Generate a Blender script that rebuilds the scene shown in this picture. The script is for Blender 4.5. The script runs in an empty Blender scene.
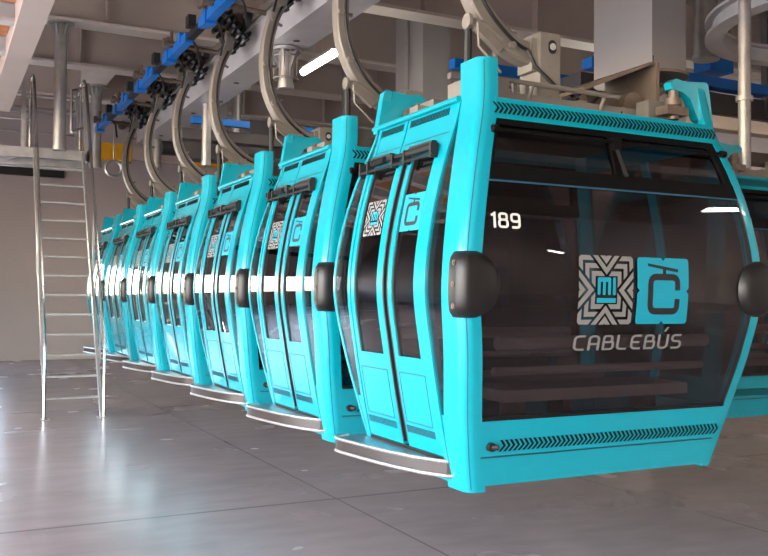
import bpy, math, random
from mathutils import Vector, Matrix
random.seed(7)
S = bpy.context.scene
COL = S.collection
R = math.radians

# ------------------------------------------------------------------ materials
def srgb(r, g, b):
    f = lambda c: (c/255/12.92) if c/255 <= .04045 else ((c/255+.055)/1.055)**2.4
    return (f(r), f(g), f(b), 1)
def mat(name, col, rough=.5, metal=0., coat=0., noise=0., nscale=6., bump=0., bscale=40., ior=1.5):
    m = bpy.data.materials.new(name); m.use_nodes = True
    nt = m.node_tree; b = nt.nodes['Principled BSDF']
    c = srgb(*col)
    b.inputs['Base Color'].default_value = c
    b.inputs['Roughness'].default_value = rough
    b.inputs['Metallic'].default_value = metal
    b.inputs['IOR'].default_value = ior
    b.inputs['Coat Weight'].default_value = coat
    b.inputs['Coat Roughness'].default_value = .06
    tc = nt.nodes.new('ShaderNodeTexCoord')
    if noise:
        n = nt.nodes.new('ShaderNodeTexNoise'); n.inputs['Scale'].default_value = nscale
        n.inputs['Detail'].default_value = 6
        r = nt.nodes.new('ShaderNodeMapRange')
        r.inputs['From Min'].default_value = .3; r.inputs['From Max'].default_value = .7
        r.inputs['To Min'].default_value = 1-noise; r.inputs['To Max'].default_value = 1+noise
        mx = nt.nodes.new('ShaderNodeMix'); mx.data_type = 'RGBA'; mx.blend_type = 'MULTIPLY'
        mx.inputs['Factor'].default_value = 1; mx.inputs[6].default_value = c
        nt.links.new(tc.outputs['Object'], n.inputs['Vector'])
        nt.links.new(n.outputs['Fac'], r.inputs['Value'])
        nt.links.new(r.outputs['Result'], mx.inputs[7])
        nt.links.new(mx.outputs[2], b.inputs['Base Color'])
    if bump:
        n2 = nt.nodes.new('ShaderNodeTexNoise'); n2.inputs['Scale'].default_value = bscale
        bp = nt.nodes.new('ShaderNodeBump'); bp.inputs['Strength'].default_value = bump
        bp.inputs['Distance'].default_value = .01
        nt.links.new(tc.outputs['Object'], n2.inputs['Vector'])
        nt.links.new(n2.outputs['Fac'], bp.inputs['Height'])
        nt.links.new(bp.outputs['Normal'], b.inputs['Normal'])
    return m
def glassmat(name, tint, ior=1.5):
    m = bpy.data.materials.new(name); m.use_nodes = True
    nt = m.node_tree; nt.nodes.clear()
    o = nt.nodes.new('ShaderNodeOutputMaterial'); mx = nt.nodes.new('ShaderNodeMixShader')
    fr = nt.nodes.new('ShaderNodeFresnel'); 
    geo = nt.nodes.new('ShaderNodeNewGeometry'); im = nt.nodes.new('ShaderNodeMix'); im.data_type = 'FLOAT'
    im.inputs[2].default_value = ior; im.inputs[3].default_value = 1/ior
    nt.links.new(geo.outputs['Backfacing'], im.inputs[0]); nt.links.new(im.outputs[0], fr.inputs['IOR'])
    t = nt.nodes.new('ShaderNodeBsdfTransparent'); t.inputs['Color'].default_value = tint
    g = nt.nodes.new('ShaderNodeBsdfGlossy'); g.inputs['Roughness'].default_value = .0
    g.inputs['Color'].default_value = (1, 1, 1, 1)
    nt.links.new(fr.outputs[0], mx.inputs[0]); nt.links.new(t.outputs[0], mx.inputs[1])
    nt.links.new(g.outputs[0], mx.inputs[2]); nt.links.new(mx.outputs[0], o.inputs[0])
    return m
def emit(name, col, st):
    m = bpy.data.materials.new(name); m.use_nodes = True
    b = m.node_tree.nodes['Principled BSDF']
    b.inputs['Emission Color'].default_value = srgb(*col); b.inputs['Emission Strength'].default_value = st
    return m

TEAL = mat('turquoise_paint', (4, 147, 166), .24, 0, .5)
BLACK = mat('black_rubber', (22, 21, 22), .55)
BLACKG = mat('black_gloss', (12, 11, 12), .3)
BUMP = mat('charcoal_bumper', (25, 23, 23), .42)
SEAM = mat('seam_shadow_gap', (8, 66, 78), .6)
GLASS = glassmat('smoked_glass', (.60, .565, .585, 1), 1.5)
GLASS2 = glassmat('door_glass', (.62, .56, .565, 1), 1.75)
CHROME = mat('brushed_steel', (205, 203, 200), .25, 1.)
STEPM = mat('step_tread', (150, 165, 172), .35, .8, noise=.15, nscale=30)
DSTEEL = mat('dark_strip', (52, 44, 42), .3, .1)
GALV = mat('galvanised_steel', (176, 174, 172), .42, .75, noise=.12, nscale=9)
LGREY = mat('light_grey_paint', (188, 186, 186), .4, .2, noise=.08, nscale=4)
ARM = mat('warm_grey_paint', (126, 120, 113), .45, .15, noise=.1, nscale=7)
GREASE = mat('greasy_metal', (112, 98, 86), .5, .4, noise=.3, nscale=14)
BEAMM = mat('beam_paint', (180, 166, 157), .6, noise=.06, nscale=1.2)
FLANGE = mat('flange_paint', (205, 195, 185), .55, noise=.05, nscale=2)
COLM = mat('column_paint', (158, 153, 150), .6, noise=.04, nscale=1.5)
WALLM = mat('wall_paint', (180, 170, 168), .75, noise=.05, nscale=.6)
CEILM = mat('ceiling_panel', (150, 138, 131), .8, noise=.06, nscale=1)
BLUE = mat('blue_paint', (4, 106, 190), .4, noise=.1, nscale=5)
YELL = mat('yellow_paint', (236, 170, 12), .45, noise=.06)
WHITE = mat('white_vinyl', (225, 222, 216), .5)
EMB = mat('silver_vinyl', (124, 123, 122), .5)
TVIN = mat('turquoise_vinyl', (14, 148, 172), .45)
DVIN = mat('dark_vinyl', (34, 30, 34), .5)
SEATM = mat('grey_seat', (135, 128, 124), .5)
INTER = mat('interior_grey', (70, 66, 66), .6)
WOOD = mat('rusty_deck', (176, 120, 76), .7, noise=.25, nscale=8)
LAMP = emit('lamp_tube', (255, 250, 238), 28)
GROUND = mat('outside_concrete', (205, 200, 192), .8, noise=.05, nscale=1)

def floor_mat():
    m = bpy.data.materials.new('polished_concrete'); m.use_nodes = True
    nt = m.node_tree; N = nt.nodes.new; L = nt.links.new; b = nt.nodes['Principled BSDF']
    tc = N('ShaderNodeTexCoord'); sp = N('ShaderNodeSeparateXYZ'); L(tc.outputs['Object'], sp.inputs[0])
    def math_(op, a, b_=None, c=None):
        n = N('ShaderNodeMath'); n.operation = op
        for i, v in enumerate((a, b_, c)):
            if v is None: continue
            if isinstance(v, (int, float)): n.inputs[i].default_value = v
            else: L(v, n.inputs[i])
        return n.outputs[0]
    def noise(scale, det=6, rough=.55, vec=None):
        n = N('ShaderNodeTexNoise'); n.inputs['Scale'].default_value = scale
        n.inputs['Detail'].default_value = det; n.inputs['Roughness'].default_value = rough
        L(vec or tc.outputs['Object'], n.inputs['Vector']); return n.outputs['Fac']
    def line(co, off, period, w):
        a = math_('SUBTRACT', co, off - period*50)
        a = math_('MODULO', a, period); a = math_('SUBTRACT', a, period/2); a = math_('ABSOLUTE', a)
        return math_('GREATER_THAN', a, period/2 - w)
    lx = math_('MULTIPLY', line(sp.outputs['X'], 2.69, 2.16, .008), math_('GREATER_THAN', sp.outputs['X'], 2.0)); ly = line(sp.outputs['Y'], 6.05, 6.0, .016)
    ln = math_('MAXIMUM', lx, ly)
    # one tone for each slab
    cx = math_('FLOOR', math_('DIVIDE', math_('SUBTRACT', sp.outputs['X'], 2.69), 2.16))
    cy = math_('FLOOR', math_('DIVIDE', math_('SUBTRACT', sp.outputs['Y'], 6.05), 6.0))
    cmb = N('ShaderNodeCombineXYZ'); L(cx, cmb.inputs[0]); L(cy, cmb.inputs[1])
    wn = N('ShaderNodeTexWhiteNoise'); wn.noise_dimensions = '3D'; L(cmb.outputs[0], wn.inputs['Vector'])
    mp = N('ShaderNodeMapping'); mp.inputs['Scale'].default_value = (1, 2.6, 1); mp.inputs['Rotation'].default_value = (0, 0, .5)
    L(tc.outputs['Object'], mp.inputs[0])
    t = math_('ADD', math_('MULTIPLY', noise(.7, 3), .55), math_('MULTIPLY', noise(2.4, 4, .5, mp.outputs[0]), .45))
    t = math_('ADD', t, math_('MULTIPLY', math_('SUBTRACT', wn.outputs['Value'], .5), .10))
    cr = N('ShaderNodeValToRGB')
    cr.color_ramp.elements[0].position = .22; cr.color_ramp.elements[0].color = srgb(140, 127, 125)
    cr.color_ramp.elements[1].position = .80; cr.color_ramp.elements[1].color = srgb(174, 160, 157)
    L(t, cr.inputs[0])
    mx = N('ShaderNodeMix'); mx.data_type = 'RGBA'; L(math_('MULTIPLY', ln, .5), mx.inputs['Factor'])
    L(cr.outputs[0], mx.inputs[6]); mx.inputs[7].default_value = srgb(62, 54, 52)
    L(mx.outputs[2], b.inputs['Base Color'])
    r = N('ShaderNodeMapRange'); L(noise(1.1, 2), r.inputs['Value'])
    r.inputs['From Min'].default_value = .2; r.inputs['From Max'].default_value = .8
    r.inputs['To Min'].default_value = .21; r.inputs['To Max'].default_value = .30
    L(r.outputs[0], b.inputs['Roughness'])
    return m
FLOORM = floor_mat()
HOOD = mat('weathered_hood', (112, 98, 86), .5, .1, noise=.15, nscale=6)
GIRD = mat('girder_paint', (180, 177, 176), .35, .1, noise=.1, nscale=3)
FRAMEB = mat('black_frame', (9, 8, 9), .6, ior=1.25)
TRIMB = mat('dull_blue_trim', (34, 84, 112), .4)

# ------------------------------------------------------------------ mesh builder
class MB:
    def __init__(s): s.v = []; s.f = []; s.m = []
    def add(s, vs, fs, mi=0):
        o = len(s.v); s.v += [tuple(v) for v in vs]
        for f in fs: s.f.append(tuple(i+o for i in f)); s.m.append(mi)
        return s
    def box(s, x0, x1, y0, y1, z0, z1, mi=0):
        vs = [(x, y, z) for z in (z0, z1) for y in (y0, y1) for x in (x0, x1)]
        return s.add(vs, [(0,2,3,1),(4,5,7,6),(0,1,5,4),(2,6,7,3),(0,4,6,2),(1,3,7,5)], mi)
    def bar(s, p, q, w, h, up=(0,0,1), mi=0):
        p, q = Vector(p), Vector(q); d = (q-p).normalized(); u = Vector(up)
        a = d.cross(u)
        if a.length < 1e-4: a = d.cross(Vector((0,1,0)))
        a.normalize(); u = a.cross(d)
        vs = [c + a*sx*w/2 + u*sz*h/2 for c in (p, q) for sx, sz in ((-1,-1),(1,-1),(1,1),(-1,1))]
        return s.add(vs, [(0,3,2,1),(4,5,6,7),(0,1,5,4),(1,2,6,5),(2,3,7,6),(3,0,4,7)], mi)
    def loft(s, secs, mi=0, caps=True, closed=False):
        n = len(secs[0]); k = len(secs); fs = []
        for i in range(k if closed else k-1):
            j = (i+1) % k
            for a in range(n):
                b = (a+1) % n
                fs.append((i*n+a, i*n+b, j*n+b, j*n+a))
        if caps and not closed:
            fs.append(tuple(range(n))[::-1]); fs.append(tuple((k-1)*n+a for a in range(n)))
        return s.add([p for c in secs for p in c], fs, mi)
    def tube(s, pts, r, n=8, mi=0, caps=True):
        pts = [Vector(p) for p in pts]; secs = []; up = None
        for i, p in enumerate(pts):
            d = (pts[min(i+1, len(pts)-1)] - pts[max(i-1, 0)]).normalized()
            if up is None: up = Vector((0,0,1)) if abs(d.z) < .9 else Vector((1,0,0))
            a = d.cross(up).normalized(); up = a.cross(d).normalized()
            rr = r[i] if isinstance(r, (list, tuple)) else r
            secs.append([p + (a*math.cos(t) + up*math.sin(t))*rr for t in [2*math.pi*k/n for k in range(n)]])
        return s.loft(secs, mi, caps)
    def sweep(s, pts, w, h, side=(0,1,0), mi=0):
        # rectangular section; w along `side`, h in the plane of the path
        pts = [Vector(p) for p in pts]; sd = Vector(side); secs = []
        for i, p in enumerate(pts):
            d = (pts[min(i+1, len(pts)-1)] - pts[max(i-1, 0)]).normalized()
            n = d.cross(sd).normalized()
            hh = h[i] if isinstance(h, (list, tuple)) else h
            c = .18
            secs.append([p + sd*w/2*a + n*hh/2*b for a, b in ((-1,-1+c),(-1+c,-1),(1-c,-1),(1,-1+c),(1,1-c),(1-c,1),(-1+c,1),(-1,1-c))])
        return s.loft(secs, mi)
    def cyl(s, p, q, r, n=12, mi=0, r2=None):
        return s.tube([p, q], [r, r2 if r2 is not None else r], n, mi)
    def prism(s, poly, d, mi=0):
        d = Vector(d); a = [Vector(p) for p in poly]
        return s.loft([a, [p+d for p in a]], mi)
    def build(s, name, mats, parent=None, smooth=True, ang=32):
        me = bpy.data.meshes.new(name); me.from_pydata(s.v, [], s.f)
        for m in (mats if isinstance(mats, (list, tuple)) else [mats]): me.materials.append(m)
        me.polygons.foreach_set('material_index', s.m)
        import bmesh
        bm = bmesh.new(); bm.from_mesh(me); bmesh.ops.recalc_face_normals(bm, faces=bm.faces); bm.to_mesh(me); bm.free()
        if smooth:
            me.polygons.foreach_set('use_smooth', [True]*len(me.polygons)); me.set_sharp_from_angle(angle=R(ang))
        o = bpy.data.objects.new(name, me); COL.objects.link(o)
        if parent: o.parent = parent
        return o
def tag(o, label, cat=None, group=None, kind=None):
    o['label'] = label
    if cat: o['category'] = cat
    if group: o['group'] = group
    if kind: o['kind'] = kind
    return o
def empty(name, loc=(0,0,0), rz=0):
    o = bpy.data.objects.new(name, None); COL.objects.link(o); o.location = loc; o.rotation_euler = (0,0,rz)
    o.empty_display_size = .2; return o
def copy_tree(o, parent=None):
    c = o.copy(); COL.objects.link(c)
    if parent: c.parent = parent
    for ch in list(o.children): copy_tree(ch, c)
    return c
def struct(mb, name, m, label, smooth=False):
    o = mb.build(name, m, None, smooth); o['kind'] = 'structure'; o['label'] = label; return o

# ------------------------------------------------------------------ cabin outline
PX = [(-.06,.815),(0,.83),(.32,.90),(.65,.958),(.97,1.0),(1.3,.966),(1.6,.895),(1.9,.800),(2.16,.772)]
PY = [(-.06,.535),(0,.545),(.32,.624),(.65,.712),(.97,.757),(1.3,.738),(1.6,.682),(1.9,.594),(2.16,.548)]
def spline(P):
    n = len(P); m = []
    for i in range(n):
        if i == 0: m.append((P[1][1]-P[0][1])/(P[1][0]-P[0][0]))
        elif i == n-1: m.append((P[-1][1]-P[-2][1])/(P[-1][0]-P[-2][0]))
        else: m.append(.5*((P[i+1][1]-P[i][1])/(P[i+1][0]-P[i][0]) + (P[i][1]-P[i-1][1])/(P[i][0]-P[i-1][0])))
    def f(z):
        i = 0
        while i < n-2 and z > P[i+1][0]: i += 1
        h = P[i+1][0]-P[i][0]; t = (z-P[i][0])/h
        return ((2*t**3-3*t*t+1)*P[i][1] + (t**3-2*t*t+t)*h*m[i] + (-2*t**3+3*t*t)*P[i+1][1] + (t**3-t*t)*h*m[i+1])
    return f
hx, hy = spline(PX), spline(PY)
def SP(side, a, z, off=0.):
    if side == 'S': return (a, -hy(z)-off, z)
    if side == 'N': return (a, hy(z)+off, z)
    if side == 'W': return (-hx(z)-off, a, z)
    return (hx(z)+off, a, z)
fn = lambda v: v if callable(v) else (lambda z: v)
def zs(z0, z1, step=.09):
    n = max(1, math.ceil((z1-z0)/step)); return [z0+(z1-z0)*i/n for i in range(n+1)]
def patch(mb, side, a0, a1, z0, z1, off=0., th=.03, mi=0):
    a0, a1 = fn(a0), fn(a1)
    secs = [[SP(side, a0(z), z, off), SP(side, a1(z), z, off), SP(side, a1(z), z, off-th), SP(side, a0(z), z, off-th)] for z in zs(z0, z1)]
    return mb.loft(secs, mi)
def corner(mb, sx, sy, wx, wy, z0, z1, r=.055, off=0., mi=0, extra=None):
    # closed corner profile following the outline; wx, wy: widths along the end and the side face
    secs = []
    for z in zs(z0, z1, .06):
        X, Y = hx(z)+off, hy(z)+off
        wX = wx(z) if callable(wx) else wx; wY = wy(z) if callable(wy) else wy
        p = [(X-.045, Y-wY), (X, Y-wY)]
        rr = min(r, wX*.9, wY*.9)
        for k in range(7):
            t = math.pi/2*k/6
            p.append((X-rr+rr*math.cos(t), Y-rr+rr*math.sin(t)))
        p += [(X-wX, Y), (X-wX, Y-.045)]
        secs.append([(sx*a, sy*b, z) for a, b in p])
    return mb.loft(secs, mi)

# ------------------------------------------------------------------ lettering / emblems as vinyl
def rounded(pts, r, n=4, closed=False):
    out = []; k = len(pts)
    for i, p in enumerate(pts):
        if not closed and i in (0, k-1): out.append(Vector(p)); continue
        p = Vector(p); a = Vector(pts[i-1]); b = Vector(pts[(i+1) % k])
        da, db = (a-p), (b-p); rr = min(r, da.length*.49, db.length*.49)
        s, e = p+da.normalized()*rr, p+db.normalized()*rr
        for j in range(n+1):
            t = j/n; out.append(s*(1-t)**2 + p*2*t*(1-t) + e*t*t)
    if closed: out.append(out[0].copy())
    return out
def stroke(pts, w, r=0., closed=False):
    P = rounded(pts, r, 4, closed) if r else [Vector(p) for p in pts] + ([Vector(pts[0])] if closed else [])
    n = len(P); L = []; Rr = []
    for i, p in enumerate(P):
        if closed and i in (0, n-1): d1, d2 = (P[0]-P[n-2]), (P[1]-P[0])
        else: d1 = P[i]-P[i-1] if i else P[1]-P[0]; d2 = P[i+1]-P[i] if i < n-1 else d1
        d1 = d1.normalized(); d2 = d2.normalized()
        n1 = Vector((-d1.y, d1.x)); n2 = Vector((-d2.y, d2.x)); m = (n1+n2)
        m = m.normalized() if m.length > 1e-4 else n1
        k = min(1/max(.25, m.dot(n1)), 3)
        L.append(p+m*w/2*k); Rr.append(p-m*w/2*k)
    return [[Rr[i], Rr[i+1], L[i+1], L[i]] for i in range(n-1)]
def clip(poly, planes):
    # keep n.p <= c
    for (nx, ny, c) in planes:
        out = []
        for i in range(len(poly)):
            a, b = poly[i-1], poly[i]; da = nx*a[0]+ny*a[1]-c; db = nx*b[0]+ny*b[1]-c
            if (da <= 0) != (db <= 0):
                t = da/(da-db); out.append((a[0]+(b[0]-a[0])*t, a[1]+(b[1]-a[1])*t))
            if db <= 0: out.append((b[0], b[1]))
        poly = out
        if len(poly) < 3: return None
    return poly
def dice(poly, step):
    # cut a convex polygon into horizontal strips so that it follows the curved pane
    lo = min(p[1] for p in poly); hi = max(p[1] for p in poly); n = max(1, math.ceil((hi-lo)/step)); res = []
    for i in range(n):
        a, b = lo+(hi-lo)*i/n, lo+(hi-lo)*(i+1)/n
        q = clip(poly, [(0,1,b),(0,-1,-a)])
        if q: res.append(q)
    return res
def decal(mb, polys, side, cx, cz, sx, sz, off, mi=0):
    flip = -1 if side in 'WN' else 1
    for poly in polys:
        if not poly: continue
        for q in dice([(p[0], p[1]) for p in poly], .06/sz):
            vs = [SP(side, cx+flip*p[0]*sx, cz+p[1]*sz, off) for p in q]
            mb.add(vs, [tuple(range(len(vs)))], mi)
def rrect(x0, x1, y0, y1, r):
    p = []
    for cx, cy, a in ((x1-r,y1-r,0),(x0+r,y1-r,90),(x0+r,y0+r,180),(x1-r,y0+r,270)):
        for k in range(5): t = R(a+90*k/4); p.append((cx+r*math.cos(t), cy+r*math.sin(t)))
    return p
BOX = [(1,0,1),(-1,0,1),(0,1,1),(0,-1,1)] + [(sx*.7071, sy*.7071, 1.355) for sx in (1,-1) for sy in (1,-1)]
def mi_emblem():
    grey = []; teal = []
    w = .138
    def put(polys, extra=()):
        for q in polys:
            c = clip([(p[0],p[1]) for p in q], BOX+list(extra))
            if c: grey.append(c)
    for s in (1, -1):
        k = 1.12
        put(stroke([(-.62, s*1.25), (0, s*.55), (.62, s*1.25)], w))
        put(stroke([(-.5, s*1.42), (0, s*.86), (.5, s*1.42)], w))
        put(stroke([(s*1.25, -.72), (s*.55, 0), (s*1.25, .72)], w))
        put(stroke([(s*1.42, -.58), (s*.86, 0), (s*1.42, .58)], w))
    # nested corner angles between the chevrons
    d = Vector((.70, .62)).normalized()
    for sx in (1, -1):
        for sy in (1, -1):
            # region outside of the chevrons:  |x| > line of V, |y| > line of >
            pl = []
            for (px, py, qx, qy) in ((0, .42, .62, 1.12), (.42, 0, 1.12, .72)):
                ex, ey = qx-px, qy-py; nx, ny = ey, -ex
                if px == 0: nx, ny = -ey, ex       # keep to the right of the V
                l = math.hypot(nx, ny); nx, ny = nx/l, ny/l
                c = nx*px+ny*py - .06
                pl.append((nx*sx, ny*sy, c))
            for a in (.925, .70, .475):
                put(stroke([(sx*a, 0), (sx*a, sy*a), (0, sy*a)], w), pl)
    for x0 in (-.27, -.08, .11): teal.append(rrect(x0-.055, x0+.055, -.14, .34, .04))
    teal.append(rrect(-.325, .165, .24, .37, .06))
    teal.append(rrect(.235, .345, -.14, .37, .03))
    teal.append(rrect(-.34, .36, -.37, -.23, .02))
    return grey, teal
def c_emblem():
    teal = []
    pts = rrect(-1, 1, -1, 1, .1); n = .09
    # notched square: four quadrant pieces plus notch cut by half planes
    for sx in (1, -1):
        for sy in (1, -1):
            q = clip(pts, [(-sx,0,0),(0,-sy,0)])
            q = clip(q, [(-sx*.7071, sy*.7071, (1-n)*.7071), (sx*.7071, -sy*.7071, (1-n)*.7071)])
            # the small triangles removed at mid-sides
            teal.append(q)
    dark = stroke([(.55,.02),(.55,.42),(-.5,.42),(-.5,-.62),(.55,-.62),(.55,-.24)], .20, .22)
    dark += stroke([(.03,.45),(.03,.68)], .13)
    dark += [[(-.62,.83),(-.60,.74),(.56,.57),(.58,.67)]]
    return teal, dark
GL = {  # stroke letters in a unit cell (width .62, height 1)
 'C': [([(.6,.94),(.06,.94),(.06,.06),(.6,.06)], .26)],
 'A': [([(.06,0),(.06,.94),(.56,.94),(.56,0)], .3), ([(.06,.42),(.56,.42)], 0)],
 'B': [([(.06,.06),(.06,.94),(.5,.94),(.5,.53),(.06,.53)], .16), ([(.4,.53),(.58,.53),(.58,.06),(.0,.06)], .18)],
 'L': [([(.06,1),(.06,.06),(.58,.06)], .2)],
 'E': [([(.6,.94),(.06,.94),(.06,.06),(.6,.06)], .3), ([(.06,.5),(.5,.5)], 0)],
 'U': [([(.06,1),(.06,.06),(.56,.06),(.56,1)], .26)],
 'S': [([(.58,.94),(.06,.94),(.06,.52),(.57,.52),(.57,.06),(.03,.06)], .2)],
 '1': [([(.05,.78),(.26,.92),(.26,0)], 0)],
 '8': [([(.08,.54),(.08,.93),(.54,.93),(.54,.54)], .16, 1), ([(.05,.54),(.05,.07),(.57,.07),(.57,.54)], .18, 1)],
 '9': [([(.06,.46),(.06,.93),(.56,.93),(.56,.46)], .18, 1), ([(.56,.6),(.56,.07),(.08,.07)], .2)],
}
def text(s, w=.12, adv=.76):
    out = []; x = 0
    for ch in s:
        c = 'U' if ch == 'Ú' else ch
        for g in GL[c]:
            out += [[(p[0]+x, p[1]) for p in q] for q in stroke(g[0], w, g[1], len(g) > 2)]
        if ch == 'Ú': out += [[(x+.28,1.2),(x+.4,1.2),(x+.56,1.5),(x+.42,1.5)]]
        x += adv if ch != '1' else .5
    return out, x
def chevrons(x0, x1, n, h, dirn=1):
    out = []; p = (x1-x0)/n
    for i in range(n):
        a = x0+p*i; t = p*.56; k = h*.42
        if dirn < 0: a = a+k; k = -k
        out.append([(a,h/2),(a+t,h/2),(a+t+k,0),(a+k,0)]); out.append([(a+k,0),(a+t+k,0),(a+t,-h/2),(a,-h/2)])
    return out

# ------------------------------------------------------------------ the gondola
def strip(mb, polys, side, cz, off, mi=0):
    decal(mb, polys, side, 0, cz, 1, 1, off, mi)

def make_end(root, side, logos):
    L = lambda z: -hx(z)+.085; Rt = lambda z: hx(z)-.085
    b = MB(); patch(b, side, L, Rt, -.005, .325, 0, .04)
    patch(b, side, L, Rt, .137, .146, .002, .01, 1)
    o = b.build('end_panel', [TEAL, SEAM], root)
    b = MB(); strip(b, chevrons(-.68, .80, 52, .06, 1), side, .197, .002)
    c = b.build('vent_slots', FRAMEB, o)
    if side == 'S':
        b = MB(); y = -hy(.197)
        b.cyl((-.735, y+.01, .197), (-.735, y-.03, .197), .022, 10); b.cyl((-.735, y-.025, .197), (-.715, y-.05, .197), .012, 8)
        b.build('socket_plug', BLACK, o)
    b = MB(); patch(b, side, L, Rt, 1.805, 1.915, .004, .04)
    o = b.build('end_header', TEAL, root)
    b = MB(); strip(b, chevrons(-.74, .76, 56, .058, 1), side, 1.86, .007)
    b.build('vent_slots', FRAMEB, o)
    # hopper window
    b = MB()
    patch(b, side, L, Rt, 1.775, 1.812, -.004, .04)
    patch(b, side, L, Rt, 1.49, 1.565, -.001, .05)
    patch(b, side, L, lambda z: L(z)+.035, 1.56, 1.78, -.004, .04)
    patch(b, side, lambda z: Rt(z)-.045, Rt, 1.56, 1.78, -.004, .04)
    patch(b, side, -.02, .02, 1.56, 1.78, -.004, .04)
    o = b.build('hopper_frame', FRAMEB, root)
    b = MB()
    patch(b, side, lambda z: L(z)+.02, -.01, 1.56, 1.78, -.02, .008); patch(b, side, .01, lambda z: Rt(z)-.03, 1.56, 1.78, -.02, .008)
    b.build('hopper_pane', GLASS, o)
    b = MB(); sg = -1 if side == 'S' else 1
    for z in (1.745,):
        y = sg*(hy(z)+.012); b.tube([(-.76, y, z), (.79, y, z)], .009, 6)
        b.cyl((-.77, y, z), (-.735, y, z), .02, 8); b.cyl((.765, y, z), (.80, y, z), .02, 8)
    y = sg*(hy(1.7)+.012)
    b.box(-.022, .03, min(y, y-sg*.03), max(y, y-sg*.03), 1.70, 1.765); b.bar((.0, y, 1.70), (.035, sg*(hy(1.57)+.012), 1.56), .03, .02)
    b.build('stay_rod', FRAMEB, o)
    b = MB(); patch(b, side, L, Rt, 1.482, 1.489, .002, .012)
    b.build('window_trim', TRIMB, root)
    # main window
    b = MB(); patch(b, side, L, Rt, .32, 1.482, -.004, .012)
    win = b.build('end_window', GLASS, root)
    b = MB()
    patch(b, side, L, Rt, .32, .345, -.001, .02); patch(b, side, L, lambda z: L(z)+.012, .345, 1.48, -.001, .02)
    patch(b, side, lambda z: Rt(z)-.012, Rt, .345, 1.48, -.001, .02)
    b.build('window_seal', BLACKG, win)
    if logos:
        g, t = mi_emblem(); b = MB()
        decal(b, g, side, -.150, .968, .176, .174, .003, 0); decal(b, t, side, -.150, .968, .176, .174, .003, 1)
        b.build('square_emblem', [EMB, TVIN], win)
        t, d = c_emblem(); b = MB()
        decal(b, t, side, .232, .968, .178, .172, .003, 0); decal(b, d, side, .232, .968, .178, .172, .005, 1)
        b.build('letter_emblem', [TVIN, DVIN], win)
        tx, w = text('CABLEBÚS', .135, .78)
        tx = [[(p[0]+p[1]*.03, p[1]) for p in q] for q in tx]
        b = MB(); decal(b, tx, side, -.332, .664, .742/w, .076, .003)
        b.build('wordmark', EMB, win)
    return win

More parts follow.
